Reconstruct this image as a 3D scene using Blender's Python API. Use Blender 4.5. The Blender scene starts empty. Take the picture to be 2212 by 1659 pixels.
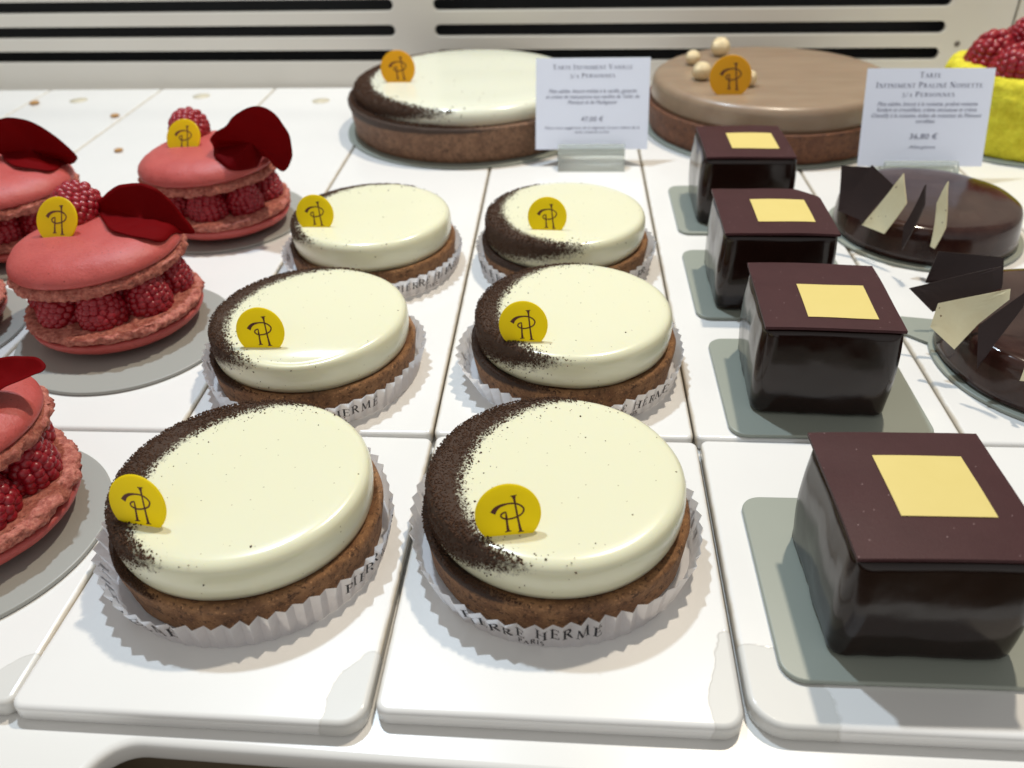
import bpy, bmesh, math, random
from mathutils import Vector, Matrix, noise
S = bpy.context.scene
C = S.collection
PI = math.pi

# ------------------------------------------------------------------ camera, world, lights, exposure
cam_d = bpy.data.cameras.new('camera')
cam = bpy.data.objects.new('camera', cam_d); C.objects.link(cam); S.camera = cam
R = [[0.9981310, -0.0131981, 0.0596679], [0.0564960, 0.5714915, -0.8186609], [-0.0232950, 0.8205018, 0.5711690]]
cam.matrix_world = Matrix([R[0] + [0.149626], R[1] + [0.0], R[2] + [0.200156], [0, 0, 0, 1]])
cam_d.sensor_width = 4.8
cam_d.lens = 4.8 * 1819.27 / 2212
cam_d.clip_start = 0.005; cam_d.clip_end = 20
cam_d.dof.use_dof = True; cam_d.dof.focus_distance = 0.29; cam_d.dof.aperture_fstop = 1.7

W = bpy.data.worlds.new('World'); S.world = W; W.use_nodes = True
bg = W.node_tree.nodes['Background']
bg.inputs[1].default_value = 1.0
# the shop in front of the case is brighter than the case itself
_nt = W.node_tree; _tc = _nt.nodes.new('ShaderNodeTexCoord'); _sx = _nt.nodes.new('ShaderNodeSeparateXYZ'); _mr = _nt.nodes.new('ShaderNodeMapRange'); _cr = _nt.nodes.new('ShaderNodeValToRGB')
_nt.links.new(_tc.outputs['Generated'], _sx.inputs[0]); _nt.links.new(_sx.outputs['Y'], _mr.inputs[0]); _mr.inputs[1].default_value = -1; _mr.inputs[2].default_value = 1
_nt.links.new(_mr.outputs[0], _cr.inputs[0]); _nt.links.new(_cr.outputs[0], bg.inputs[0])
_cr.color_ramp.elements[0].color = (0.66, 0.65, 0.64, 1); _cr.color_ramp.elements[1].color = (0.13, 0.125, 0.115, 1)
_e = _cr.color_ramp.elements.new(0.45); _e.color = (0.33, 0.325, 0.31, 1)
S.view_settings.view_transform = 'Standard'; S.view_settings.look = 'None'
S.view_settings.exposure = 0.0; S.view_settings.gamma = 1.0
S.cycles.use_denoising = True

def lamp(name, loc, target, power, size, col):
    d = bpy.data.lights.new(name, 'AREA'); d.shape = 'DISK'; d.size = size; d.energy = power; d.color = col
    o = bpy.data.objects.new(name, d); C.objects.link(o); o.location = loc
    o.rotation_euler = (Vector(target) - Vector(loc)).to_track_quat('-Z', 'Y').to_euler()
    return o
lamp('warm_spot', (0.42, 0.70, 1.12), (0.15, 0.25, 0), 9.1, 0.045, (1.0, 0.88, 0.71))
lamp('cool_spot', (-0.14, 0.70, 1.12), (0.12, 0.25, 0), 9.1, 0.045, (0.73, 0.87, 1.0))

# ------------------------------------------------------------------ materials
def mat(name, col, rough=0.5, **kw):
    m = bpy.data.materials.new(name); m.use_nodes = True
    b = m.node_tree.nodes['Principled BSDF']
    b.inputs['Base Color'].default_value = (*col, 1); b.inputs['Roughness'].default_value = rough
    for k, v in kw.items():
        k = k.replace('_', ' ')
        b.inputs[k].default_value = v
    return m
def nd(m, t, **kw):
    n = m.node_tree.nodes.new(t)
    for k, v in kw.items(): setattr(n, k, v)
    return n
def lk(m, a, b): m.node_tree.links.new(a, b)
def P(m): return m.node_tree.nodes['Principled BSDF']
def coords(m): return nd(m, 'ShaderNodeTexCoord').outputs['Object']
def mixc(m, fac, a, b):
    x = nd(m, 'ShaderNodeMix', data_type='RGBA')
    if hasattr(fac, 'links'): lk(m, fac, x.inputs['Factor'])
    else: x.inputs['Factor'].default_value = fac
    for s, v in (('A', a), ('B', b)):
        i = [q for q in x.inputs if q.name == s and q.type == 'RGBA'][0]
        if hasattr(v, 'links'): lk(m, v, i)
        else: i.default_value = (*v, 1)
    return [q for q in x.outputs if q.type == 'RGBA'][0]
def mth(m, op, a, b=0.0, c=None, clamp=False):
    x = nd(m, 'ShaderNodeMath', operation=op); x.use_clamp = clamp
    for i, v in enumerate((a, b) if c is None else (a, b, c)):
        if hasattr(v, 'links'): lk(m, v, x.inputs[i])
        else: x.inputs[i].default_value = v
    return x.outputs[0]
def ntex(m, scale, detail=3, rough=0.55, co=None):
    n = nd(m, 'ShaderNodeTexNoise'); n.inputs['Scale'].default_value = scale
    n.inputs['Detail'].default_value = detail; n.inputs['Roughness'].default_value = rough
    lk(m, co or coords(m), n.inputs['Vector']); return n.outputs['Fac']
def ramp(m, fac, lo, hi):
    r = nd(m, 'ShaderNodeMapRange'); lk(m, fac, r.inputs[0]); r.inputs[1].default_value = lo; r.inputs[2].default_value = hi
    return r.outputs[0]
def bump(m, h, strength, dist):
    b = nd(m, 'ShaderNodeBump'); b.inputs['Strength'].default_value = strength; b.inputs['Distance'].default_value = dist
    lk(m, h, b.inputs['Height']); lk(m, b.outputs[0], P(m).inputs['Normal'])
def setcol(m, s): lk(m, s, P(m).inputs['Base Color'])
def mth_off(m, co):
    v = nd(m, 'ShaderNodeVectorMath', operation='ADD'); lk(m, co, v.inputs[0]); v.inputs[1].default_value = (3.1, 1.7, 5.3); return v.outputs[0]
def specks(m, scale, rad, keep, co=None):
    v = nd(m, 'ShaderNodeTexVoronoi'); v.inputs['Scale'].default_value = scale; lk(m, co or coords(m), v.inputs['Vector'])
    near = mth(m, 'LESS_THAN', v.outputs['Distance'], rad)
    sep = nd(m, 'ShaderNodeSeparateColor'); lk(m, v.outputs['Color'], sep.inputs[0])
    g = mth(m, 'GREATER_THAN', sep.outputs[0], 1 - keep)
    return mth(m, 'MULTIPLY', near, g)

def porcelain(name, corner=None, size=(0.012, 0.022), grime=True, col=(0.83, 0.82, 0.80)):
    m = mat(name, col, 0.22, Coat_Weight=0.25, Coat_Roughness=0.12)
    co = coords(m)
    n = ntex(m, 35, 2, co=co)
    c = mixc(m, n, tuple(x * 0.965 for x in col), col)
    sp = specks(m, 60, 0.018, 0.16, co)
    c = mixc(m, sp, c, (0.12, 0.09, 0.07))
    if grime:
        sx = nd(m, 'ShaderNodeSeparateXYZ'); lk(m, co, sx.inputs[0])
        e = ramp(m, mth(m, 'ADD', mth(m, 'ABSOLUTE', sx.outputs[0]), mth(m, 'MULTIPLY', mth(m, 'SUBTRACT', ntex(m, 120, 3, co=co), 0.5), 0.0016)), 0.0484, 0.0494)
        c = mixc(m, mth(m, 'MULTIPLY', e, 0.65), c, (0.50, 0.41, 0.27))
    if corner:
        mp = nd(m, 'ShaderNodeVectorMath', operation='SUBTRACT'); lk(m, co, mp.inputs[0]); mp.inputs[1].default_value = (corner[0], corner[1], 0)
        dv = nd(m, 'ShaderNodeVectorMath', operation='DIVIDE'); lk(m, mp.outputs[0], dv.inputs[0]); dv.inputs[1].default_value = (size[0], size[1], 1)
        ln = nd(m, 'ShaderNodeVectorMath', operation='LENGTH'); lk(m, dv.outputs[0], ln.inputs[0])
        nn = ntex(m, 90, 3, co=co)
        d = mth(m, 'ADD', ln.outputs['Value'], mth(m, 'MULTIPLY', nn, 0.5))
        mask = ramp(m, d, 1.27, 1.24)
        c = mixc(m, mask, c, (0.66, 0.65, 0.62))
        ring = mth(m, 'MULTIPLY', ramp(m, d, 1.225, 1.245), ramp(m, d, 1.29, 1.26))
        c = mixc(m, mth(m, 'MULTIPLY', ring, 0.30), c, (0.45, 0.43, 0.38))
        lk(m, mth(m, 'ADD', mth(m, 'MULTIPLY', mask, 0.25), 0.22), P(m).inputs['Roughness'])
        bump(m, mth(m, 'ADD', mth(m, 'MULTIPLY', mask, -1.0), mth(m, 'MULTIPLY', mth(m, 'MULTIPLY', mask, nn), 0.5)), 0.4, 0.0004)
    setcol(m, c); return m
M = {}
M['porcelain'] = porcelain('porcelain')
M['counter'] = porcelain('counter_white', grime=False, col=(0.80, 0.79, 0.765))
M['pit'] = mat('pit_brown', (0.13, 0.10, 0.065), 0.5)
M['panel'] = mat('panel_grey', (0.50, 0.475, 0.42), 0.45)
m = M['panel']; setcol(m, mixc(m, ntex(m, 9, 2), (0.68, 0.65, 0.58), (0.76, 0.73, 0.665)))
M['black'] = mat('duct_black', (0.006, 0.006, 0.007), 0.7)
M['plug'] = mat('plug_beige', (0.62, 0.56, 0.42), 0.5)

def cocoa_mask(m, c2, r2, co, soft=0.0013, nz=0.0042, extra=0.0, zt=None, zk=0.75):
    sub = nd(m, 'ShaderNodeVectorMath', operation='MULTIPLY'); lk(m, co, sub.inputs[0]); sub.inputs[1].default_value = (1, 1, 0)
    s2 = nd(m, 'ShaderNodeVectorMath', operation='DISTANCE'); lk(m, sub.outputs[0], s2.inputs[0]); s2.inputs[1].default_value = (c2[0], c2[1], 0)
    n = ntex(m, 700, 4, 0.7, co)
    n2 = ntex(m, 2200, 2, 0.6, co)
    d = mth(m, 'ADD', s2.outputs['Value'], mth(m, 'MULTIPLY', mth(m, 'SUBTRACT', n, 0.5), nz * 2))
    d = mth(m, 'ADD', d, mth(m, 'MULTIPLY', mth(m, 'SUBTRACT', n2, 0.5), nz))
    if zt:
        sz = nd(m, 'ShaderNodeSeparateXYZ'); lk(m, co, sz.inputs[0])
        d = mth(m, 'SUBTRACT', d, mth(m, 'MULTIPLY', mth(m, 'MAXIMUM', mth(m, 'SUBTRACT', zt - 0.002, sz.outputs[2]), 0.0), zk))
    return ramp(m, d, r2 - soft + extra, r2 + soft * 1.6 + extra)
def cream(name, c2, r2, scl=1.0, col=(0.765, 0.75, 0.545)):
    m = mat(name, col, 0.24, Coat_Weight=0.3, Coat_Roughness=0.1, Subsurface_Weight=0.25, Subsurface_Scale=0.003)
    P(m).inputs['Subsurface Radius'].default_value = (1, 0.8, 0.4)
    co = coords(m)
    c = mixc(m, specks(m, 210 / scl, 0.080, 0.28, co), col, (0.20, 0.16, 0.09))
    c = mixc(m, specks(m, 420 / scl, 0.10, 0.16, co), c, (0.45, 0.40, 0.26))
    k = cocoa_mask(m, c2, r2, co, zt=0.0284 if scl == 1 else 0.0351)
    setcol(m, mixc(m, k, c, (0.050, 0.024, 0.012)))
    lk(m, mth(m, 'ADD', mth(m, 'MULTIPLY', k, 0.6), 0.24), P(m).inputs['Roughness'])
    lk(m, mth(m, 'MULTIPLY', mth(m, 'SUBTRACT', 1.0, k), 0.3), P(m).inputs['Coat Weight'])
    return m
def crust(name, c2=None, r2=0, zr=0.0155, dark=(0.20, 0.085, 0.034), light=(0.46, 0.235, 0.10)):
    m = mat(name, light, 0.62); co = coords(m)
    n = ntex(m, 160, 5, 0.65, co)
    c = mixc(m, ramp(m, n, 0.3, 0.7), dark, light)
    c = mixc(m, ramp(m, ntex(m, 60, 3, 0.6, co), 0.58, 0.72), c, tuple(x * 0.6 for x in dark))
    c = mixc(m, ramp(m, ntex(m, 520, 4, 0.75, co), 0.53, 0.62), c, tuple(x * 0.45 for x in dark))
    c = mixc(m, ramp(m, ntex(m, 900, 3, 0.7, mth_off(m, co)), 0.58, 0.72), c, tuple(min(1, x * 1.5) for x in light))
    if c2: c = mixc(m, cocoa_mask(m, c2, r2, co, nz=0.0025, zt=zr, zk=3.0), c, (0.050, 0.025, 0.014))
    setcol(m, c); bump(m, ntex(m, 330, 6, 0.75, co), 1.0, 0.0016)
    return m
def translucent(m, fac, col):
    out = m.node_tree.nodes['Material Output']; t = nd(m, 'ShaderNodeBsdfTranslucent'); t.inputs[0].default_value = (*col, 1)
    x = nd(m, 'ShaderNodeMixShader'); x.inputs[0].default_value = fac
    lk(m, P(m).outputs[0], x.inputs[1]); lk(m, t.outputs[0], x.inputs[2]); lk(m, x.outputs[0], out.inputs[0])
M['cocoa'] = mat('cocoa_powder', (0.068, 0.031, 0.015), 0.95)
m = M['cocoa']; setcol(m, mixc(m, ntex(m, 900, 2), (0.026, 0.010, 0.005), (0.105, 0.046, 0.020)))
M['paper'] = mat('white_paper', (0.90, 0.90, 0.92), 0.8); translucent(M['paper'], 0.55, (0.93, 0.93, 0.95))
M['ink'] = mat('black_ink', (0.015, 0.015, 0.02), 0.7)
M['tag'] = mat('yellow_tag', (0.90, 0.73, 0.005), 0.42); translucent(M['tag'], 0.6, (1.0, 0.88, 0.012))
M['tag_orange'] = mat('orange_yellow_tag', (0.84, 0.52, 0.02), 0.45); translucent(M['tag_orange'], 0.55, (0.92, 0.58, 0.02))
M['logo'] = mat('brown_logo_ink', (0.085, 0.014, 0.006), 0.5)

m = M['shell'] = mat('macaron_shell', (0.50, 0.10, 0.085), 0.48, Subsurface_Weight=0.15, Subsurface_Scale=0.002)
co = coords(m)
c = mixc(m, ntex(m, 70, 3, 0.6, co), (0.40, 0.052, 0.046), (0.55, 0.108, 0.092))
c = mixc(m, ramp(m, ntex(m, 900, 3, 0.6, co), 0.60, 0.72), c, (0.36, 0.055, 0.045))
c = mixc(m, specks(m, 420, 0.13, 0.16, co), c, (0.22, 0.03, 0.02))
setcol(m, c); bump(m, ntex(m, 700, 5, 0.65, co), 0.55, 0.0005)
m = M['foot'] = mat('macaron_foot', (0.55, 0.19, 0.14), 0.75, Subsurface_Weight=0.15, Subsurface_Scale=0.0015)
co = coords(m)
c = mixc(m, ramp(m, ntex(m, 420, 5, 0.7, co), 0.35, 0.65), (0.30, 0.055, 0.036), (0.66, 0.24, 0.175))
setcol(m, c); bump(m, ntex(m, 700, 5, 0.75, co), 0.9, 0.0010)
M['rose_cream'] = mat('rose_cream', (0.45, 0.05, 0.07), 0.5)
m = M['raspberry'] = mat('raspberry_flesh', (0.27, 0.006, 0.018), 0.38, Subsurface_Weight=0.2, Subsurface_Scale=0.001, Coat_Weight=0.15, Coat_Roughness=0.2)
P(m).inputs['Subsurface Radius'].default_value = (1, 0.15, 0.1)
setcol(m, mixc(m, ntex(m, 260, 3, 0.6), (0.20, 0.002, 0.008), (0.38, 0.005, 0.018)))
m = M['petal'] = mat('rose_petal', (0.24, 0.001, 0.003), 0.7, Specular_IOR_Level=0.08)
setcol(m, mixc(m, ntex(m, 120, 3, 0.6), (0.15, 0.0006, 0.0015), (0.22, 0.001, 0.003))); translucent(m, 0.35, (0.34, 0.001, 0.004))

m = M['glaze'] = mat('dark_chocolate_glaze', (0.018, 0.0075, 0.0055), 0.10, Specular_IOR_Level=0.4)
co = coords(m); setcol(m, mixc(m, ntex(m, 60, 4, 0.6, co), (0.006, 0.0024, 0.0018), (0.018, 0.007, 0.005)))
lk(m, mth(m, 'ADD', mth(m, 'MULTIPLY', ntex(m, 110, 4, 0.7, co), 0.25), 0.03), P(m).inputs['Roughness'])
bump(m, ntex(m, 48, 3, 0.45, co), 0.22, 0.0015)
m = M['plate'] = mat('chocolate_plate', (0.070, 0.024, 0.026), 0.5, Specular_IOR_Level=0.2); co = coords(m)
c = mixc(m, ntex(m, 90, 4, 0.6, co), (0.040, 0.012, 0.014), (0.060, 0.020, 0.022))
c = mixc(m, specks(m, 700, 0.13, 0.10, co), c, (0.28, 0.19, 0.19)); setcol(m, c)
bump(m, ntex(m, 1400, 3, 0.6, co), 0.35, 0.0002)
m = M['gold_square'] = mat('pale_gold_square', (0.86, 0.66, 0.235), 0.5)
setcol(m, mixc(m, ntex(m, 80, 2), (0.65, 0.52, 0.16), (0.69, 0.56, 0.19)))
M['shard_dark'] = mat('dark_chocolate_sheet', (0.022, 0.008, 0.007), 0.5)
m = M['shard_light'] = mat('cream_chocolate_sheet', (0.66, 0.55, 0.28), 0.5); co = coords(m)
setcol(m, mixc(m, specks(m, 380, 0.14, 0.35, co), mixc(m, ntex(m, 120, 3, 0.6, co), (0.70, 0.60, 0.36), (0.84, 0.78, 0.53)), (0.17, 0.09, 0.03)))
m = M['round_glaze'] = mat('mirror_chocolate_glaze', (0.045, 0.018, 0.013), 0.13, Specular_IOR_Level=0.45); co = coords(m)
setcol(m, mixc(m, ramp(m, ntex(m, 45, 4, 0.6, co), 0.35, 0.65), (0.022, 0.006, 0.005), (0.050, 0.022, 0.016)))
bump(m, ntex(m, 70, 2, 0.5, co), 0.15, 0.001)
m = M['board'] = mat('grey_green_card', (0.30, 0.325, 0.28), 0.42, Coat_Weight=0.1, Coat_Roughness=0.3)
M['board_grey'] = mat('grey_card', (0.34, 0.34, 0.31), 0.45, Coat_Weight=0.1, Coat_Roughness=0.3)
M['board_edge'] = mat('card_edge', (0.68, 0.68, 0.64), 0.3)
m = M['praline'] = mat('praline_mousse', (0.40, 0.235, 0.13), 0.38, Subsurface_Weight=0.15, Subsurface_Scale=0.003, Coat_Weight=0.25, Coat_Roughness=0.2); co = coords(m)
mp = nd(m, 'ShaderNodeMapping'); mp.inputs['Scale'].default_value = (0.35, 1.6, 1); lk(m, co, mp.inputs[0])
setcol(m, mixc(m, ramp(m, ntex(m, 60, 4, 0.6, mp.outputs[0]), 0.35, 0.7), (0.31, 0.22, 0.145), (0.25, 0.17, 0.11)))
M['gold_nut'] = mat('gold_coated_nut', (0.85, 0.70, 0.44), 0.34, Metallic=0.55)
m = M['gold_nut']; bump(m, ntex(m, 500, 3), 0.6, 0.0006)
m = M['yellow'] = mat('yellow_crumb', (0.72, 0.62, 0.02), 0.85, Subsurface_Weight=0.1, Subsurface_Scale=0.002); co = coords(m)
setcol(m, mixc(m, ramp(m, ntex(m, 120, 4, 0.7, co), 0.3, 0.7), (0.58, 0.50, 0.012), (0.86, 0.79, 0.05)))
bump(m, ntex(m, 450, 4, 0.75, co), 1.0, 0.0015)
M['card'] = mat('white_card', (0.78, 0.83, 0.96), 0.5)
M['cardtext'] = mat('grey_print', (0.13, 0.14, 0.22), 0.7)
m = M['acrylic'] = mat('clear_acrylic', (0.86, 0.90, 0.86), 0.12, Transmission_Weight=0.8, IOR=1.45)
M['crumb'] = mat('caramel_crumb', (0.42, 0.22, 0.07), 0.6)
M['screw'] = mat('dark_screw', (0.10, 0.08, 0.06), 0.5)
M['stem'] = mat('raspberry_hair', (0.45, 0.25, 0.18), 0.6)

# ------------------------------------------------------------------ helpers
def meshobj(name, verts, faces, m, parent=None, smooth=True, mats=None, midx=None, loc=None):
    me = bpy.data.meshes.new(name); me.from_pydata([tuple(v) for v in verts], [], faces); me.update()
    for x in (mats or [m]): me.materials.append(x)
    if midx: me.polygons.foreach_set('material_index', midx)
    if smooth: me.polygons.foreach_set('use_smooth', [True] * len(me.polygons))
    o = bpy.data.objects.new(name, me); C.objects.link(o)
    if parent: o.parent = parent
    if loc: o.location = loc
    return o
def bmobj(name, bm, m, parent=None, smooth=True, loc=None):
    bmesh.ops.recalc_face_normals(bm, faces=bm.faces)
    me = bpy.data.meshes.new(name); bm.to_mesh(me); bm.free(); me.materials.append(m)
    if smooth: me.polygons.foreach_set('use_smooth', [True] * len(me.polygons))
    o = bpy.data.objects.new(name, me); C.objects.link(o)
    if parent: o.parent = parent
    if loc: o.location = loc
    return o
def thing(name, label, cat, loc=(0, 0, 0), rz=0, group=None):
    o = bpy.data.objects.new(name, None); C.objects.link(o); o.empty_display_size = 0.01
    o.location = loc; o.rotation_euler = (0, 0, rz); o['label'] = label; o['category'] = cat
    if group: o['group'] = group
    return o
def tag(o, label, cat, group=None):
    o['label'] = label; o['category'] = cat
    if group: o['group'] = group
    return o
def dup(o, parent, loc=None, rot=None, scale=None):
    c = o.copy(); C.objects.link(c); c.parent = parent
    if loc is not None: c.location = loc
    if rot is not None: c.rotation_euler = rot
    if scale is not None: c.scale = scale
    return c
def lathe(prof, seg=128, disp=None):
    V = []; F = []
    n = len(prof)
    for i in range(seg):
        a = 2 * PI * i / seg
        for j, (r, z) in enumerate(prof):
            p = Vector((r * math.cos(a), r * math.sin(a), z))
            if disp: p = disp(p, a, j, r)
            V.append(p)
    for i in range(seg):
        k = (i + 1) % seg
        for j in range(n - 1):
            F.append((i * n + j, k * n + j, k * n + j + 1, i * n + j + 1))
    for j, up in ((0, False), (n - 1, True)):
        idx = [i * n + j for i in range(seg)]
        F.append(tuple(idx if up else idx[::-1]))
    return V, F
def dense(prof, step):
    out = [prof[0]]
    for (a, b), (c, d) in zip(prof[:-1], prof[1:]):
        k = max(1, int(math.hypot(c - a, d - b) / step))
        for i in range(1, k + 1): out.append((a + (c - a) * i / k, b + (d - b) * i / k))
    return out
def catmull(pts, k=6, closed=False):
    out = []; n = len(pts); pts = [Vector(p) for p in pts]
    rng = range(n) if closed else range(n - 1)
    for i in rng:
        if closed: p0, p1, p2, p3 = pts[i - 1], pts[i], pts[(i + 1) % n], pts[(i + 2) % n]
        else: p0, p1, p2, p3 = pts[max(0, i - 1)], pts[i], pts[i + 1], pts[min(n - 1, i + 2)]
        for s in range(k):
            t = s / k
            out.append(0.5 * ((2 * p1) + (p2 - p0) * t + (2 * p0 - 5 * p1 + 4 * p2 - p3) * t * t + (3 * p1 - p0 - 3 * p2 + p3) * t ** 3))
    if not closed: out.append(pts[-1].copy())
    return out
def curve_sheet(name, splines, depth, bevel, m, parent=None, seg=3):
    """flat shape with holes, thickened and rounded; splines in the XY plane"""
    cu = bpy.data.curves.new(name, 'CURVE'); cu.dimensions = '2D'; cu.fill_mode = 'BOTH'
    cu.extrude = max(depth / 2 - bevel, 0); cu.bevel_depth = bevel; cu.bevel_resolution = seg; cu.offset = -bevel
    for pts in splines:
        s = cu.splines.new('POLY'); s.points.add(len(pts) - 1); s.use_cyclic_u = True
        for p, q in zip(s.points, pts): p.co = (q[0], q[1], 0, 1)
    tmp = bpy.data.objects.new('tmp', cu); C.objects.link(tmp)
    dg = bpy.context.evaluated_depsgraph_get(); dg.update()
    me = bpy.data.meshes.new_from_object(tmp.evaluated_get(dg)); me.name = name
    bpy.data.objects.remove(tmp)
    me.materials.clear(); me.materials.append(m)
    me.polygons.foreach_set('use_smooth', [True] * len(me.polygons)); me.set_sharp_from_angle(angle=math.radians(40))
    o = bpy.data.objects.new(name, me); C.objects.link(o)
    if parent: o.parent = parent
    return o
def rrect(x0, y0, x1, y1, r, k=8):
    pts = []
    for cx, cy, a0 in ((x1 - r, y0 + r, -PI / 2), (x1 - r, y1 - r, 0), (x0 + r, y1 - r, PI / 2), (x0 + r, y0 + r, PI)):
        for i in range(k + 1):
            a = a0 + PI / 2 * i / k; pts.append((cx + r * math.cos(a), cy + r * math.sin(a)))
    return pts
def slab(name, outline, z0, z1, bev, m, parent=None, seg=4, crown=0.0):
    """horizontal slab from a convex outline (list of xy, CCW) with rounded top edge"""
    cx = sum(p[0] for p in outline) / len(outline); cy = sum(p[1] for p in outline) / len(outline)
    n = len(outline); V = []; rings = []
    N = []
    for i in range(n):
        a = Vector(outline[i - 1]); b = Vector(outline[i]); c = Vector(outline[(i + 1) % n])
        d1 = (b - a).normalized(); d2 = (c - b).normalized()
        n1 = Vector((-d1.y, d1.x)); n2 = Vector((-d2.y, d2.x)); nn = (n1 + n2)
        nn = nn / max(nn.length_squared / 2, 0.5); N.append(nn)
    lev = [(bev * 0.5, z0), (0, z0 + bev * 0.5)] + [(bev * (1 - math.cos(t)), z1 - bev + bev * math.sin(t)) for t in [PI / 2 * i / seg for i in range(seg + 1)]]
    for ins, z in lev:
        V += [(outline[i][0] + N[i].x * ins, outline[i][1] + N[i].y * ins, z) for i in range(n)]
    F = []
    L = len(lev)
    for l in range(L - 1):
        for i in range(n):
            k = (i + 1) % n; F.append((l * n + i, l * n + k, (l + 1) * n + k, (l + 1) * n + i))
    F.append(tuple(range(n))[::-1]); F.append(tuple((L - 1) * n + i for i in range(n)))
    o = meshobj(name, V, F, m, parent, smooth=True)
    f = o.data.polygons; f[len(f) - 1].use_smooth = False; f[len(f) - 2].use_smooth = False
    return o
def box(bm, x0, y0, z0, x1, y1, z1):
    v = [bm.verts.new(p) for p in ((x0, y0, z0), (x1, y0, z0), (x1, y1, z0), (x0, y1, z0), (x0, y0, z1), (x1, y0, z1), (x1, y1, z1), (x0, y1, z1))]
    for f in ((3, 2, 1, 0), (4, 5, 6, 7), (0, 1, 5, 4), (1, 2, 6, 5), (2, 3, 7, 6), (3, 0, 4, 7)): bm.faces.new([v[i] for i in f])

# ------------------------------------------------------------------ lettering (stroke built serif capitals)
def stroke(pts, ws):
    """quads of a thick polyline in the XY plane"""
    V = []; n = len(pts)
    for i in range(n):
        a = Vector(pts[max(0, i - 1)]); b = Vector(pts[min(n - 1, i + 1)]); d = (b - a)
        d = d.normalized() if d.length else Vector((1, 0)); nn = Vector((-d.y, d.x)); w = ws[i] if isinstance(ws, (list, tuple)) else ws
        p = Vector(pts[i]); V.append((p + nn * w / 2, p - nn * w / 2))
    return [[V[i][0], V[i][1], V[i + 1][1], V[i + 1][0]] for i in range(n - 1)]
def arc(cx, cy, rx, ry, a0, a1, k=9):
    return [(cx + rx * math.cos(math.radians(a0 + (a1 - a0) * i / k)), cy + ry * math.sin(math.radians(a0 + (a1 - a0) * i / k))) for i in range(k + 1)]
T_, t_ = 0.15, 0.055
def stem(x, y0=0, y1=1, w=T_, s=0.34): return stroke([(x, y0), (x, y1)], w) + stroke([(x - s / 2, y0 + .025), (x + s / 2, y0 + .025)], .05) + stroke([(x - s / 2, y1 - .025), (x + s / 2, y1 - .025)], .05)
def taper(pts, a, b):
    n = len(pts) - 1
    return stroke(pts, [a + (b - a) * math.sin(PI * i / n) for i in range(n + 1)])
def gE(x=0.18): return stem(x) + stroke([(x, .97), (x + .42, .97)], t_) + stroke([(x + .42, 1), (x + .42, .80)], t_) + stroke([(x, .52), (x + .32, .52)], t_) + stroke([(x + .32, .62), (x + .32, .42)], t_) + stroke([(x, .03), (x + .46, .03)], t_) + stroke([(x + .46, 0), (x + .46, .22)], t_)
GL = {
 'I': (.38, stem(.19)), 'E': (.72, gE()), 'É': (.72, gE() + stroke([(.32, 1.08), (.48, 1.28)], [.05, .12])),
 'P': (.68, stem(.18) + taper([(.18, .97)] + arc(.34, .735, .26, .235, 90, -90) + [(.18, .5)], .05, .15)),
 'R': (.78, stem(.18) + taper([(.18, .97)] + arc(.34, .745, .24, .225, 90, -90) + [(.18, .52)], .05, .15) + stroke([(.36, .52), (.68, .03), (.78, .03)], [.14, .14, .05])),
 'H': (.90, stem(.18) + stem(.72) + stroke([(.18, .52), (.72, .52)], t_)),
 'M': (1.1, stroke([(.16, 0), (.2, 1)], .06) + stroke([(.2, 1), (.55, .05)], T_) + stroke([(.55, .05), (.9, 1)], .06) + stroke([(.9, 1), (.94, 0)], T_) + stroke([(.02, .025), (.3, .025)], .05) + stroke([(.78, .025), (1.08, .025)], .05)),
 'A': (.86, stroke([(.14, .02), (.42, 1)], .06) + stroke([(.42, 1), (.74, .02)], T_) + stroke([(.24, .36), (.62, .36)], t_) + stroke([(.0, .025), (.26, .025)], .05) + stroke([(.6, .025), (.86, .025)], .05)),
 'S': (.60, taper(arc(.30, .74, .2, .23, 20, 270, 8)[:-1] + arc(.29, .26, .22, .25, 90, -160, 8), .05, .15)),
 'T': (.76, stem(.37) + stroke([(.03, .97), (.71, .97)], t_) + stroke([(.04, 1), (.03, .8)], t_) + stroke([(.70, 1), (.71, .8)], t_)),
 'N': (.92, stem(.16, w=.06, s=.3) + stroke([(.16, 1), (.74, 0)], T_) + stem(.74, w=.06, s=.3)),
 'F': (.66, stem(.18) + stroke([(.18, .97), (.6, .97)], t_) + stroke([(.6, 1), (.6, .8)], t_) + stroke([(.18, .52), (.5, .52)], t_)),
 'L': (.66, stem(.18) + stroke([(.18, .03), (.62, .03)], t_) + stroke([(.62, 0), (.62, .24)], t_)),
 'V': (.86, stroke([(.12, .98), (.44, 0)], T_) + stroke([(.44, 0), (.72, .98)], .06) + stroke([(0, .975), (.28, .975)], .05) + stroke([(.58, .975), (.86, .975)], .05)),
 'O': (.86, stroke(arc(.43, .5, .36, .47, 90, 450, 18), [.05 + .10 * abs(math.cos(math.radians(90 + 20 * i))) for i in range(19)])),
 '/': (.5, stroke([(.05, -.1), (.45, 1.05)], .07)),
 '3': (.58, taper(arc(.26, .6, .2, .2, 150, -80, 7), .06, .12) + taper(arc(.26, .12, .24, .28, 80, -150, 7), .06, .13)),
 '4': (.62, stroke([(.42, -.2), (.42, .75)], .12) + stroke([(.42, .75), (.04, .15), (.6, .15)], .06)),
 ' ': (.35, []),
}
def layout(text, h, caps=None, sp=0.06):
    """returns (polygons, width); caps: height of the letters that do not start a word"""
    x = 0; out = []; first = True
    for ch in text:
        s = h if (first or not caps) else h * caps
        if ch.isdigit() or ch == '/': s = h * 0.85
        w, polys = GL[ch]
        for p in polys: out.append([Vector((x + v[0] * s, v[1] * s)) for v in p])
        x += (w + sp) * s; first = (ch == ' ')
    return out, x
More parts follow.
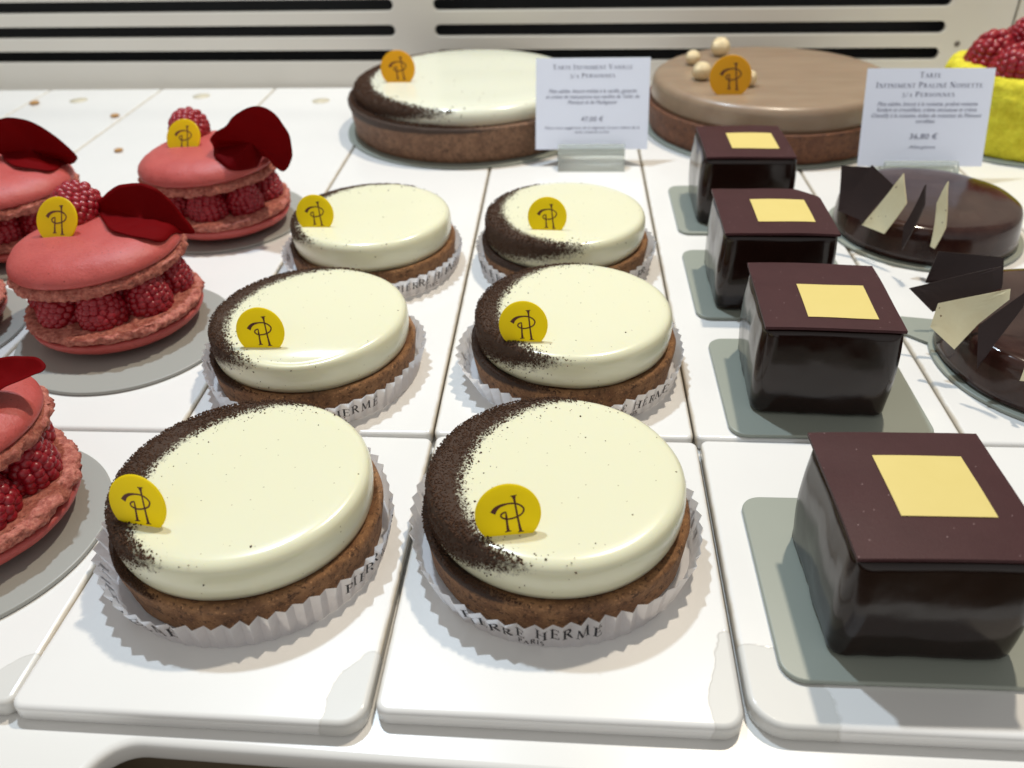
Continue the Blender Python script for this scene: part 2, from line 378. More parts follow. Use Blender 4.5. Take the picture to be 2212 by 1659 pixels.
def polys_bm(polys, z=0.0):
    bm = bmesh.new()
    for p in polys:
        bm.faces.new([bm.verts.new((v.x, v.y, z)) for v in p])
    return bm
def mono_polys():
    def q(x, y): return Vector(((x - 1050) / 717, -(y - 870) / 690))
    w = 1 / 717
    o = stroke([q(1138, 445), q(1150, 520), q(1165, 640), (q(1195, 880)), q(1222, 1060), q(1250, 1240)], [v * w for v in (95, 50, 38, 42, 46, 66)])
    o += stroke([q(1072, 450), q(1204, 436)], 22 * w) + stroke([q(1195, 1254), q(1318, 1244)], 24 * w)
    o += stroke([q(962, 785), q(968, 900), q(976, 1060), q(990, 1215)], [v * w for v in (22, 46, 46, 66)]) + stroke([q(925, 1232), q(1055, 1214)], 24 * w)
    pts = catmull([q(*p) for p in ((690, 800), (750, 710), (850, 645), (1000, 612), (1130, 612), (1235, 645), (1312, 705), (1336, 765), (1300, 845), (1220, 898), (1100, 938), (985, 948), (895, 918), (856, 870), (885, 815), (962, 790))], 4)
    n = len(pts); ws = [w * (120 - 82 * min(1, i / 12)) for i in range(n)]
    return o + stroke(pts, ws)
MONO = [[v + Vector((0.06, -0.02)) for v in p] for p in mono_polys()]

def disc_tag(parent, loc, yaw=0.0, lean=16, r=0.0094, sink=0.0030, m=None, roll=0.0):
    """thin round name tag standing in the cake; its face looks along -Y before turning"""
    V, F = lathe([(0.0001, -0.0004), (r - 0.0002, -0.0004), (r, -0.0002), (r, 0.0002), (r - 0.0002, 0.0004), (0.0001, 0.0004)], 64)
    rx = Matrix.Rotation(PI / 2, 4, 'X')
    o = meshobj('logo_disc', [rx @ (v + Vector((0, r - sink, 0))) for v in V], F, m or M['tag'], parent)
    for p in o.data.polygons: p.use_smooth = abs(p.normal.y) < 0.5
    s = r * 1.04
    bm = polys_bm([[v * s for v in p] for p in MONO], 0.00048)
    bmesh.ops.transform(bm, matrix=rx @ Matrix.Translation((0, r - sink, 0)), verts=bm.verts)
    g = bmobj('monogram', bm, M['logo'], o, smooth=False)
    o.location = loc; o.rotation_euler = (-math.radians(lean), math.radians(roll), math.radians(yaw))
    return o

# ------------------------------------------------------------------ setting: counter, trays, vented back panel
ctr = curve_sheet('counter', [rrect(-1.2, -0.25, 1.5, 0.735, 0.01), [tuple(Matrix.Rotation(math.radians(-2.0), 2) @ Vector((x - 0.04, y - 0.1243)) + Vector((0.04, 0.1243))) for x, y in rrect(0.0262, 0.03, 1.2, 0.1243, 0.012, 10)]], 0.008, 0.0022, M['counter'])
ctr.location = (0, 0, -0.0062 - 0.004); ctr['kind'] = 'structure'
bm = bmesh.new(); box(bm, 0.0, -0.04, -0.05, 1.25, 0.132, -0.044)
box(bm, 0.0, -0.04, -0.044, 0.004, 0.132, -0.0145); box(bm, 0.004, 0.128, -0.044, 1.25, 0.132, -0.0145); box(bm, 0.004, -0.04, -0.044, 1.25, -0.036, -0.0145)
o = bmobj('counter_recess', bm, M['pit'], smooth=False); o['kind'] = 'structure'

def tray(x0, y0, x1, y1, label, m=None, rad=(0.003,) * 4, tilt=0.0, group='white porcelain trays side by side'):
    cx, cy = (x0 + x1) / 2, (y0 + y1) / 2
    w, h = (x1 - x0) / 2, (y1 - y0) / 2
    pts = []
    for (sx, sy, a0), r in zip(((1, -1, -PI / 2), (1, 1, 0), (-1, 1, PI / 2), (-1, -1, PI)), rad):
        for i in range(8):
            a = a0 + PI / 2 * i / 7; pts.append((sx * (w - r) + r * math.cos(a), sy * (h - r) + r * math.sin(a)))
    o = slab('tray', pts, -0.006, 0.0, 0.0016, m or M['porcelain'], None, 5)
    o.location = (cx, cy, 0); o.rotation_euler = (0, 0, math.radians(tilt))
    return tag(o, label, 'tray', group)
g = 0.00035
tray(-0.2 + g, 0.1322, -0.1 - g, 0.2515, 'white porcelain tray at far left edge of the front row')
mc = porcelain('porcelain_worn_a', (0.049, -0.0585), (0.009, 0.014))
tray(-0.1 + g, 0.1308, 0.0 - g, 0.2515, 'white porcelain tray under the bottom left macaron', mc)
mc = porcelain('porcelain_worn_b', (0.048, -0.058), (0.010, 0.021))
tray(0.0 + g, 0.1290, 0.1 - g - .0004, 0.2515, 'white tray with a worn grey corner under the nearer left vanilla tart', mc, (0.007, .003, .003, .004), -1.0)
mc = porcelain('porcelain_worn_c', (0.049, -0.056), (0.008, 0.026))
tray(0.1 + g + .0004, 0.1320, 0.2 - g, 0.2515, 'white tray with a worn strip at its right corner under the front centre tart', mc, (0.006, .003, .003, .004), -0.7)
mc = porcelain('porcelain_worn_d', (-0.046, -0.055), (0.020, 0.021))
tray(0.2 + g + .0008, 0.1318, 0.3 - g, 0.2515, 'white tray with rounded worn left corner under the nearest chocolate cube', mc, (0.004, .003, .003, .010), -0.6)
tray(0.3 + g, 0.1318, 0.4 - g, 0.2515, 'white porcelain tray at far right edge of the front row')
names = {-5: 'fifth', -4: 'far left back', -3: 'back left outermost', -2: 'left back', -1: 'macaron column', 0: 'left tart column', 1: 'centre tart column', 2: 'chocolate cube column', 3: 'round chocolate cake column', 4: 'yellow cake column', 5: 'far right back'}
lab = {-5: 'long white tray at the far left of the back row', -4: 'long white back tray left of the leftmost crumbs', -3: 'long white back tray with caramel crumbs and a beige spot by the panel',
       -2: 'long white back tray under the upper left macaron', -1: 'long white back tray under the two middle macarons', 0: 'long white back tray under the left pair of small vanilla tarts',
       1: 'long white back tray under the centre pair of small vanilla tarts', 2: 'long white back tray under the three farther chocolate cubes', 3: 'long white back tray under the two round glazed chocolate cakes',
       4: 'long white back tray under the yellow raspberry cake', 5: 'long white tray at the far right of the back row'}
for k in range(-5, 6):
    t = tray(k * 0.1 + g, 0.2528, (k + 1) * 0.1 - g, 0.7275 - 0.004 * k * 0, lab[k])
    if k in (-3, -2, -1):
        x = {-3: -0.2590, -2: -0.1569, -1: -0.0509}[k]; y = {-3: .6947, -2: .7042, -1: .6885}[k]
        V, F = lathe([(0.0001, 0.0), (0.0072, 0.0), (0.0072, 0.0002), (0.0001, 0.0003)], 32)
        cx, cy = k * 0.1 + 0.05, (0.2528 + 0.7275) / 2
        meshobj('round_plug', V, F, M['plug'], t, loc=(x - cx, y - cy, 0.0))

# back panel: slots cut through, dark duct behind
def slot(x0, x1, z0, z1):
    r = (z1 - z0) / 2; return rrect(x0, z0, x1, z1, r * 0.98, 8)
pan = thing('vent_panel', 'beige metal back panel with long black ventilation slots behind the cakes', 'panel', (-0.17, 0.7335, -0.006), math.radians(-1.3))
sp = [rrect(-1.0, 0, 0.6655, 0.30, 0.001, 2)]
for row in range(9):
    z = 0.0268 + row * 0.0198
    for a, b in ((-0.9, 0.178), (0.2115, 0.616)):
        sp.append(slot(a, b, z, z + 0.0085))
f = curve_sheet('grille', sp, 0.004, 0.0012, M['panel'], pan); f.rotation_euler = (PI / 2, 0, 0); f.location = (0, 0.002, 0)
f = curve_sheet('side_panel', [rrect(0.667, 0, 1.6, 0.30, 0.001, 2)], 0.004, 0.0012, M['panel'], pan); f.rotation_euler = (PI / 2, 0, 0); f.location = (0, 0.002, 0)
bm = bmesh.new(); box(bm, -1.0, 0.03, 0, 1.6, 0.034, 0.3); box(bm, -1.0, 0.0045, 0.0, 1.6, 0.03, 0.004)
bmobj('duct', bm, M['black'], pan, smooth=False)
V, F = lathe([(0.0001, 0), (0.0022, 0), (0.0018, 0.0008), (0.0001, 0.001)], 16)
o = meshobj('screw', [Matrix.Rotation(PI / 2, 4, 'X') @ v for v in V], F, M['screw'], pan, loc=(0.628, -0.0001, 0.038))

# ------------------------------------------------------------------ vanilla tarts
def crescent(ang, R, width, r2f=1.03):
    r2 = R * r2f; s = R - 0 + 0 - r2
    sh = width - s
    a = math.radians(ang)
    return (-math.cos(a) * sh, -math.sin(a) * sh), r2
def scatter(name, c2, r2, prof_top, R, zt, zb, n, seed, parent, size=0.00030, rim=None):
    """cocoa grains lying on the cream, on its side and on the crust rim"""
    rnd = random.Random(seed); V = []; F = []
    def grain(p, s):
        b = len(V); q = Matrix.Rotation(rnd.random() * 6, 3, Vector((rnd.random() - .5, rnd.random() - .5, rnd.random() + .01)))
        for d in ((1, 0, 0), (0, 1, 0), (0, 0, 1), (-1, 0, 0), (0, -1, 0), (0, 0, -1)):
            V.append(p + q @ Vector(d) * s * rnd.uniform(.6, 1.3))
        for f in ((0, 1, 2), (1, 3, 2), (3, 4, 2), (4, 0, 2), (1, 0, 5), (3, 1, 5), (4, 3, 5), (0, 4, 5)): F.append(tuple(b + i for i in f))
    cnt = 0; tries = 0
    while cnt < n and tries < n * 60:
        tries += 1
        u = rnd.random()
        a = rnd.uniform(0, 2 * PI)
        if u < 0.66:
            rr = R * math.sqrt(rnd.random()) * 0.985; x, y = rr * math.cos(a), rr * math.sin(a)
            d = math.hypot(x - c2[0], y - c2[1]) - r2
            d += 0.0016 * noise.noise(Vector((x * 160, y * 160, seed))) + 0.0010 * noise.noise(Vector((x * 480, y * 480, seed))); k = min(max((d + 0.0016) / 0.0032, 0), 1) + 0.22 * math.exp(min(0, d) / 0.0026) + 0.0004
            if rnd.random() > k: continue
            ztop = zt if rr < R * .90 else zt - (rr / R - .90) ** 2 * R * 3.3
            grain(Vector((x, y, ztop)), size * rnd.choice((.5, .8, 1, 1, 1.3, 1.6)) * (1.0 if d > -0.001 else rnd.choice((.4, .5, .6, .95))))
        elif u < 0.86:
            x, y = R * math.cos(a), R * math.sin(a); d = math.hypot(x - c2[0], y - c2[1]) - r2
            t = rnd.random()
            dz = d - t * (zt - zb - 0.003) * 0.75; k = min(max(dz / 0.0012, 0), 1) + 0.13 * math.exp(min(0, dz) / 0.0020)
            if rnd.random() > k: continue
            z = zt - 0.002 - t * (zt - zb - 0.003)
            rr = R * (1.0 - 0.03 * (t - .35) ** 2)
            grain(Vector((rr * math.cos(a), rr * math.sin(a), z)), size * rnd.choice((.5, .8, 1, 1.2)))
        else:
            rr = R * rnd.uniform(0.99, 1.048); x, y = rr * math.cos(a), rr * math.sin(a); d = math.hypot(x - c2[0], y - c2[1]) - r2
            if rnd.random() > min(max((d - 0.001) / 0.002, 0), 1): continue
            grain(Vector((x, y, zb + 0.0008)), size * rnd.choice((.6, 1, 1.3)))
        cnt += 1
    return meshobj(name, V, F, M['cocoa'], parent, smooth=False)

NF = 54
def flute(a, t, seed):
    am = 0.75 + 0.9 * noise.noise(Vector((math.cos(a) * 4, math.sin(a) * 4, seed * 2.3)))
    a += 0.016 * noise.noise(Vector((math.cos(a) * 7, math.sin(a) * 7, seed * 1.3))) * 0
    tri = abs(((a * NF / (2 * PI)) % 1.0) - 0.5) * 4 - 1
    lean = noise.noise(Vector((math.cos(a) * 1.3, math.sin(a) * 1.3, seed * 3.7)))
    return 0.0436 + 0.0016 * t + (0.0003 + 0.0008 * t) * tri * am + (lean + 0.45 * max(0, -math.cos(a)) + 0.05) * 0.0034 * t
def flute_z(a, seed):
    return 0.0098 + 0.0016 * abs(math.cos(a)) + 0.0012 * noise.noise(Vector((math.cos(a) * 2, math.sin(a) * 2, seed))) + 0.0005 * noise.noise(Vector((math.cos(a) * 25, math.sin(a) * 25, seed)))
def paper_case(parent, seed, text_rot):
    V = []; F = []; n = NF * 2; L = 4
    for i in range(n):
        a = 2 * PI * i / n
        for j in range(L):
            t = j / (L - 1); r = flute(a, t, seed); V.append((r * math.cos(a), r * math.sin(a), 0.0003 + t * flute_z(a, seed)))
    for i in range(n):
        k = (i + 1) % n
        for j in range(L - 1): F.append((i * L + j, k * L + j, k * L + j + 1, i * L + j + 1))
    F.append(tuple(i * L for i in range(n))[::-1])
    case = meshobj('paper_case', V, F, M['paper'], parent, smooth=False)
    step = PI / NF
    def put(polys, w, mid, z0):
        bm = polys_bm(polys)
        r0 = 0.045
        a_start = mid - (w / 2) / r0
        k0 = math.floor(a_start / step); k1 = math.ceil((a_start + w / r0) / step)
        for k in range(k0, k1 + 1):
            x = (k * step - a_start) * r0
            bmesh.ops.bisect_plane(bm, geom=bm.verts[:] + bm.edges[:] + bm.faces[:], plane_co=(x, 0, 0), plane_no=(1, 0, 0))
        for v in bm.verts:
            a = a_start + v.co.x / r0; z = z0 + v.co.y; t = (z - 0.0003) / flute_z(a, seed)
            r = flute(a, t, seed) + 0.00012; v.co = (r * math.cos(a), r * math.sin(a), z)
        return bm
    for k in range(3):
        bm = bmesh.new()
        mid = math.radians(text_rot + 120 * k)
        for txt, h, z0 in (('PIERRE HERMÉ', 0.0041, 0.0042), ('PARIS', 0.0020, 0.0013)):
            p, w = layout(txt, h, sp=0.16)
            b2 = put(p, w, mid, z0); me = bpy.data.meshes.new('t'); b2.to_mesh(me); b2.free(); bm.from_mesh(me); bpy.data.meshes.remove(me)
        bmobj('printed_name', bm, M['ink'], case, smooth=False)
    return case

def small_tart(loc, label, ang, width, seed, text_rot, n=5200, dented=False):
    R = 0.0407
    t = thing('vanilla_tart', label, 'tart', (loc[0], loc[1], 0), 0, 'small vanilla tarts in white paper cases')
    c2, r2 = crescent(ang, R, width)
    prof = dense([(0.0001, 0.0005), (0.0398, 0.0005), (0.0410, 0.0012), (0.0418, 0.006), (0.0427, 0.0125), (0.0427, 0.0138), (0.0419, 0.0147), (0.0405, 0.0143), (0.038, 0.0130), (0.0001, 0.0130)], 0.0016)
    def dsp(p, a, j, r):
        k = noise.noise(p * 140 + Vector((seed, 0, 0))) * 0.00035 + noise.noise(p * 45 + Vector((seed, 0, 0))) * 0.0005
        q = Vector((p.x, p.y, 0)); 
        return p + q.normalized() * k + Vector((0, 0, k * 0.7 if p.z > 0.01 else 0))
    V, F = lathe(prof, 160, dsp)
    meshobj('crust', V, F, crust('pastry_crust_%d' % seed, c2, r2 + 0.003), t)
    prof = [(0.0001, 0.0131), (0.036, 0.0131), (0.0385, 0.0134), (0.0395, 0.0146), (0.0402, 0.0168), (0.0406, 0.0200), (0.04065, 0.0222), (0.0405, 0.0245), (0.0401, 0.0261), (0.0393, 0.0273), (0.0381, 0.0280), (0.0366, 0.0283), (0.034, 0.02838), (0.026, 0.02840), (0.018, 0.02838), (0.009, 0.02836), (0.0001, 0.02836)]
    def dsp2(p, a, j, r):
        k = noise.noise(p * 22 + Vector((seed * 3.1, 0, 0)))
        s = 1 + 0.010 * k
        d = Vector((p.x * s, p.y * s, p.z + 0.0003 * noise.noise(p * 35 + Vector((0, seed, 0)))))
        if p.z < 0.0145: d.z += 0.0008 * noise.noise(Vector((math.cos(a) * 3, math.sin(a) * 3, seed)))
        if dented and r > 0.028:   # a smear drawn across the front of the glaze
            w = math.exp(-((a - 4.85) / 0.5) ** 2) * math.exp(-((math.hypot(p.x, p.y) - 0.0375) / 0.0016) ** 2)
            if p.z > 0.024: d.z -= 0.0022 * w
        return d
    V, F = lathe(prof, 192, dsp2)
    meshobj('cream', V, F, cream('vanilla_cream_%d' % seed, c2, r2), t)
    scatter('cocoa_dusting', c2, r2, None, R, 0.0284, 0.0138, n, seed, t)
    paper_case(t, seed, text_rot).location = (0, -0.0012, 0)
    return t
TARTS = [
 ((0.0493, 0.1958), 'front left small vanilla tart, cocoa dusted, in the white tray left of centre', 158, 0.0125, 1, -128, 7500, (-0.0226, -0.0235), -11),
 ((0.1479, 0.1998), 'nearest small vanilla tart at front centre with a broad cocoa crescent', 165, 0.0128, 2, -98, 7500, (-0.0128, -0.0282), 9),
 ((0.0445, 0.2979), 'small vanilla tart with a smeared glaze rim, second in the left tart column', 160, 0.0105, 3, -70, 5500, (-0.0108, -0.0290), 0),
 ((0.1538, 0.3032), 'small vanilla tart, second in the centre column beside the second cube', 172, 0.0108, 4, -60, 5500, (-0.0195, -0.0278), -3),
 ((0.0506, 0.3987), 'small vanilla tart at the back of the left column, beside the rear macaron', 150, 0.0070, 5, -40, 4200, (-0.0236, -0.0190), -2),
 ((0.1499, 0.4004), 'small vanilla tart at the back of the centre column, below the blue-white price card', 196, 0.0095, 6, -20, 4200, (-0.0087, -0.0235), -3),
]
for loc, label, ang, wd, seed, trot, n, dl, yaw in TARTS:
    t = small_tart(loc, label, ang, wd, seed, trot, n, dented=(seed == 3))
    disc_tag(t, (dl[0], dl[1], 0.0283), yaw, 16)

# ------------------------------------------------------------------ boards under the cakes
def round_board(x, y, r, label, m, tab=None, z=0.0, grp='round cake boards'):
    pts = [(r * math.cos(2 * PI * i / 96), r * math.sin(2 * PI * i / 96)) for i in range(96)]
    o = slab('cake_board', pts, 0.0002, 0.0018, 0.0006, m, None, 3); o.location = (x, y, z)
    tag(o, label, 'cake board', grp)
    if tab:
        a, l, w = tab; ca, sa = math.cos(a), math.sin(a)
        q = [(r - 0.004, -w), (r + l - 0.004, -w * .55), (r + l, 0), (r + l - 0.004, w * .55), (r - 0.004, w)]
        slab('tab', [(u * ca - v * sa, u * sa + v * ca) for u, v in q], 0.0003, 0.0016, 0.0003, m, o, 2)
    return o
round_board(-0.0521, 0.1934, 0.0480, 'round grey board under the bottom left macaron', M['board_grey'])
round_board(-0.0510, 0.3215, 0.0478, 'round grey board under the middle macaron with the nearest full petal', M['board_grey'])
round_board(-0.0500, 0.4537, 0.0480, 'round grey board under the rear macaron beside the back tart', M['board_grey'])
round_board(-0.1498, 0.3212, 0.0458, 'round grey board cut by the left edge, middle row', M['board_grey'])
round_board(-0.1539, 0.4180, 0.0458, 'round grey board under the macaron at the upper left edge', M['board_grey'])
round_board(0.0790, 0.6230, 0.0905, 'large round board under the big vanilla tart', M['board'])
round_board(0.2933, 0.6170, 0.0860, 'large round board under the praline tart', M['board'])
round_board(0.3446, 0.4379, 0.0500, 'round board under the farther glazed chocolate cake', M['board'], (math.radians(178), 0.010, 0.009))
round_board(0.3587, 0.3065, 0.0525, 'round board under the nearer glazed chocolate cake, tab pointing left', M['board'], (math.radians(152), 0.017, 0.012))
round_board(0.4550, 0.5900, 0.0580, 'round board under the yellow raspberry cake', M['board'])

# ------------------------------------------------------------------ macarons with raspberries
def raspberry_mesh(seed, w=0.0108, h=0.0100):
    rnd = random.Random(seed); bm = bmesh.new()
    rows = [(0.03, 12), (0.15, 15), (0.27, 16), (0.39, 17), (0.51, 16), (0.62, 14), (0.73, 12), (0.83, 9), (0.91, 6), (0.965, 2)]
    H = 2 * h
    def pr(t): return w * (0.90 + 0.10 * math.sin(PI * min(1, t / .6))) * math.sqrt(max(0.0, 1 - max(0, (t - 0.34) / 0.70) ** 2.3))
    V, F = lathe([(0.0001, 0.001)] + [(pr(t) * .90, t * H * .96) for t in (0.02, .2, .4, .6, .75, .87, .95)] + [(0.0001, H * .93)], 24)
    vs = [bm.verts.new(v) for v in V]
    for f in F: bm.faces.new([vs[i] for i in f])
    for j, (t, n) in enumerate(rows):
        for i in range(n):
            a = 2 * PI * (i + 0.5 * (j % 2)) / n + rnd.uniform(-.08, .08); tt = t + rnd.uniform(-.02, .02)
            s = 0.00235 * rnd.uniform(.85, 1.15); rr = max(pr(tt) - s * .84, 0.0004)
            mtx = Matrix.Translation((rr * math.cos(a), rr * math.sin(a), tt * H * .97)) @ Matrix.Diagonal((s, s, s * .92, 1))
            bmesh.ops.create_icosphere(bm, subdivisions=2, radius=1.0, matrix=mtx)
    me = bpy.data.meshes.new('raspberry'); bm.to_mesh(me); bm.free(); me.materials.append(M['raspberry'])
    me.polygons.foreach_set('use_smooth', [True] * len(me.polygons)); return me
RAS = [raspberry_mesh(s) for s in (1, 2, 3)]
def add_ras(parent, loc, rot, sc=1.0, k=0):
    o = bpy.data.objects.new('raspberry', RAS[k % 3]); C.objects.link(o); o.parent = parent
    o.location = loc; o.rotation_euler = rot; o.scale = (sc,) * 3; return o
def shell_mesh(name, seed, parent, flip=False):
    """macaron shell: smooth dome over a ragged foot; base of the foot at z = 0"""
    R = 0.0376
    prof = [(0.0001, 0.0004), (0.030, 0.0004), (0.034, 0.0002), (0.0362, 0.0003), (0.0376, 0.0008), (0.0384, 0.0020), (0.0382, 0.0032), (0.0373, 0.0040), (0.0358, 0.0044)]
    dome = [(0.0354, 0.0046), (0.0370, 0.0050), (0.0376, 0.0062), (0.0371, 0.0082), (0.0355, 0.0104), (0.0325, 0.0126), (0.0275, 0.0144), (0.0205, 0.0156), (0.011, 0.0163), (0.0001, 0.0165)]
    pf = dense(prof, 0.0006); dm = [(p.x, p.y) for p in catmull([Vector(p) for p in dome], 4)]
    pf = [(a, b * 1.3) for a, b in pf]; dm = [(a, b + 0.0013) for a, b in dm]; full = pf + dm; nf = len(pf)
    def dsp(p, a, j, r):
        d = Vector((math.cos(a), math.sin(a), 0))
        off = Vector((seed * 7.3, 1.1, 0))
        if j < nf and r > 0.030:
            k = 0.0012 * noise.noise(p * 230 + off) + 0.0010 * noise.noise(p * 560 + off) + 0.0009 * noise.noise(p * 1300 + off)
            kz = 0.0010 * noise.noise(p * 300 + off * 2) + 0.0006 * noise.noise(p * 800 + off * 2)
            e = min(1, (r - 0.030) / 0.004)
            return p + d * k * e + Vector((0, 0, kz * e))
        k = 0.0007 * noise.noise(p * 40 + off) + 0.00022 * noise.noise(p * 170 + off)
        low = max(0, 1 - (p.z - 0.0045) / 0.002)
        return p + d * (k + low * 0.0006 * noise.noise(Vector((math.cos(a) * 9, math.sin(a) * 9, seed)))) + Vector((0, 0, k * .6 + low * 0.0009 * noise.noise(Vector((math.cos(a) * 6, math.sin(a) * 6, seed + 5.)))))
    V, F = lathe(full, 220, dsp); n = len(full)
    mi = []
    for i in range(220):
        for j in range(n - 1): mi.append(1 if j < nf - 1 else 0)
    mi += [1, 0]
    if flip:
        V = [Vector((v.x, -v.y, -v.z)) for v in V]
    return meshobj(name, V, F, None, parent, mats=[M['shell'], M['foot']], midx=mi)
def dome_z(r):
    pts = ((0, .0165), (.011, .0163), (.0205, .0156), (.0275, .0144), (.0325, .0126), (.0355, .0104), (.0371, .0082), (.0376, .0062))
    for (a, b), (c, d) in zip(pts[:-1], pts[1:]):
        if r <= c: return b + (d - b) * (r - a) / (c - a) + .0013
    return -1
def petal(pts, parent, base, cen, bulge=0.004, back=0.0, th=0.0004, frill=0.0006, seed=0):
    P3 = [Vector(p) / 1000 - base for p in pts]
    out = catmull(P3, 6, closed=True); n = len(out)
    c = sum(out, Vector()) / n
    nn = Vector()
    for i in range(n): nn += (out[i - 1] - c).cross(out[i] - c)
    nn.normalize()
    if nn.y > 0: nn = -nn
    zs = [p.z for p in out]; z0, z1 = min(zs), max(zs)
    V = [c.copy()]; K = 9
    for k in range(1, K + 1):
        for p in out: V.append(c + (p - c) * (k / K))
    W_ = []
    for i, v in enumerate(V):
        k = 0 if i == 0 else (i - 1) // n + 1; rho = k / K
        t = (v.z - z0) / (z1 - z0)
        d = -nn * bulge * (1 - rho ** 2) - nn * back * t * t + nn * frill * noise.noise(v * 160 + Vector((seed, 0, 0))) * rho * 2
        q = v + d; rr = math.hypot(q.x - cen[0], q.y - cen[1]); zd = cen[2] + dome_z(rr) - math.tan(math.radians(cen[3])) * (q.x - cen[0]) + 0.0009
        if rr < 0.0376 and q.z < zd: q.z = zd + 0.0004 * noise.noise(q * 200)
        W_.append(q)
    n1 = len(W_); F = []
    A = W_ + [v - nn * th for v in W_]
    for s, o in ((1, 0), (-1, n1)):
        for i in range(n):
            j = (i + 1) % n
            F.append((o, o + 1 + i, o + 1 + j)[::s])
            for k in range(K - 1):
                b = o + 1 + k * n
                F.append((b + i, b + n + i, b + n + j, b + j)[::s])
    b = 1 + (K - 1) * n
    for i in range(n):
        j = (i + 1) % n; F.append((b + i, b + n1 + i, b + n1 + j, b + j))
    return meshobj('rose_petal', A, F, M['petal'], parent)
PET = {
 'M2': [(-65.3, 354.1, 51.4), (-60.6, 353.9, 53.3), (-54.6, 353.9, 57.1), (-46.3, 353.3, 58.6), (-37.3, 352.3, 58.5), (-30.2, 351.1, 54.9), (-24.4, 349.5, 48.4), (-19.5, 347.8, 40.4), (-25.5, 345.9, 40.2), (-26.9, 331.0, 43.3), (-32.0, 327.5, 45.9), (-39.9, 328.0, 47.6), (-48.6, 331.1, 48.1), (-56.6, 340.8, 48.2), (-64.3, 351.8, 47.4)],
 'M1': [(-39.3, 434.9, 54.1), (-35.2, 434.8, 58.3), (-27.8, 434.2, 62.2), (-22.5, 433.9, 67.1), (-13.0, 433.1, 72.1), (-5.1, 432.1, 73.3), (1.3, 430.7, 69.8), (5.7, 429.1, 61.9), (6.5, 427.8, 52.5), (4.0, 427.2, 43.9), (-1.1, 427.3, 38.8), (-13.7, 445.0, 35.9), (-17.4, 433.4, 38.7), (-22.6, 426.3, 39.8), (-27.4, 422.9, 41.6), (-31.5, 423.2, 44.0), (-37.9, 430.5, 47.0), (-41.5, 439.8, 47.8)],
 'M4': [(-169.2, 432.7, 47.9), (-160.1, 433.0, 58.0), (-150.1, 432.6, 63.1), (-140.1, 431.8, 64.5), (-129.7, 430.6, 63.1), (-121.7, 429.2, 58.5), (-115.4, 427.8, 52.4), (-112.1, 426.9, 46.9), (-121.8, 433.7, 40.5), (-121.0, 415.5, 43.7), (-127.4, 411.9, 45.9), (-138.1, 412.1, 47.4), (-148.1, 419.8, 47.9), (-157.2, 430.9, 47.5)],
 'M3': [(-46.9, 205.2, 48.5), (-41, 213, 53.5), (-36.4, 216.6, 56.5), (-31.0, 218.4, 57.0), (-25.3, 219.3, 56.9), (-19.9, 218.8, 56.0), (-16.8, 216.8, 54.6), (-16.9, 214.5, 53.4), (-19.4, 213.2, 52.8), (-25.0, 209.4, 51.5), (-32, 203, 49), (-40, 199, 47.0)],
}
def macaron(lo, up, label, seed, pet=None, top=None, disc=None, tilt=(0, 0), ph=0.0, bulge=0.004, back=0.0, upz=0.0290):
    base = Vector((lo[0], lo[1], 0.0018))
    t = thing('raspberry_macaron', label, 'macaron cake', base, 0, 'pink raspberry macarons')
    b = shell_mesh('bottom_shell', seed, t, flip=True); b.location = (0, 0, 0.0148); b.scale = (1, 1, 0.82)
    u = Vector((up[0], up[1], 0)) - Vector((lo[0], lo[1], 0))
    s = shell_mesh('top_shell', seed + 10, t); s.location = (u.x, u.y, upz - 0.0018)
    s.rotation_euler = (math.radians(tilt[0]), math.radians(tilt[1]), 0)
    V, F = lathe([(0.0001, 0.010), (0.0185, 0.010), (0.0195, 0.018), (0.0185, 0.0275), (0.0001, 0.0275)], 32)
    meshobj('cream_filling', V, F, M['rose_cream'], t)
    rnd = random.Random(seed)
    for i in range(8):
        a = 2 * PI * i / 8 + ph
        add_ras(t, (0.0255 * math.cos(a) + u.x * .4, 0.0255 * math.sin(a) + u.y * .4, 0.0118), (rnd.uniform(-.1, .1), rnd.uniform(-.1, .1), rnd.uniform(0, 6)), rnd.uniform(.97, 1.05), i)
    if top: add_ras(t, Vector(top) - base, (math.radians(100), 0.1, math.radians(8)), 1.04, seed)
    if pet: petal(PET[pet], t, base, (u.x, u.y, upz - 0.0018, tilt[1]), bulge, back, seed=seed)
    if disc: disc_tag(t, Vector(disc) - base, -10, 33, r=0.0103, sink=0.0006)
    return t
macaron((-0.0565, 0.3305), (-0.0620, 0.3375), 'pink macaron with raspberries and a curled dark petal, middle of the left group', 1, 'M2', (-0.0760, 0.3600, 0.0510), (-0.0748, 0.3290, 0.0438), (0, -3.0), 0.30, .003, -.004)
macaron((-0.0462, 0.4451), (-0.0509, 0.4503), 'rearmost pink macaron with a large upright heart shaped red petal', 2, 'M1', (-0.0665, 0.4745, 0.0500), (-0.0619, 0.4430, 0.0422), (0, -2.0), 0.15, .003, -.007)
macaron((-0.0516, 0.1985), (-0.0590, 0.2045), 'pink macaron cut off at the bottom left corner with big raspberries showing', 3, 'M3', None, None, (-3, -2), 0.20, .002, 0.002)
macaron((-0.1539, 0.4163), (-0.1539, 0.4163), 'pink macaron at the upper left edge with a wide folded petal', 4, 'M4', None, None, (0, 0), 0.3, .003, -.008)
macaron((-0.1478, 0.3200), (-0.1500, 0.3230), 'pink macaron almost wholly outside the left edge, middle row', 5, None, None, None, (0, 0), 0.1)

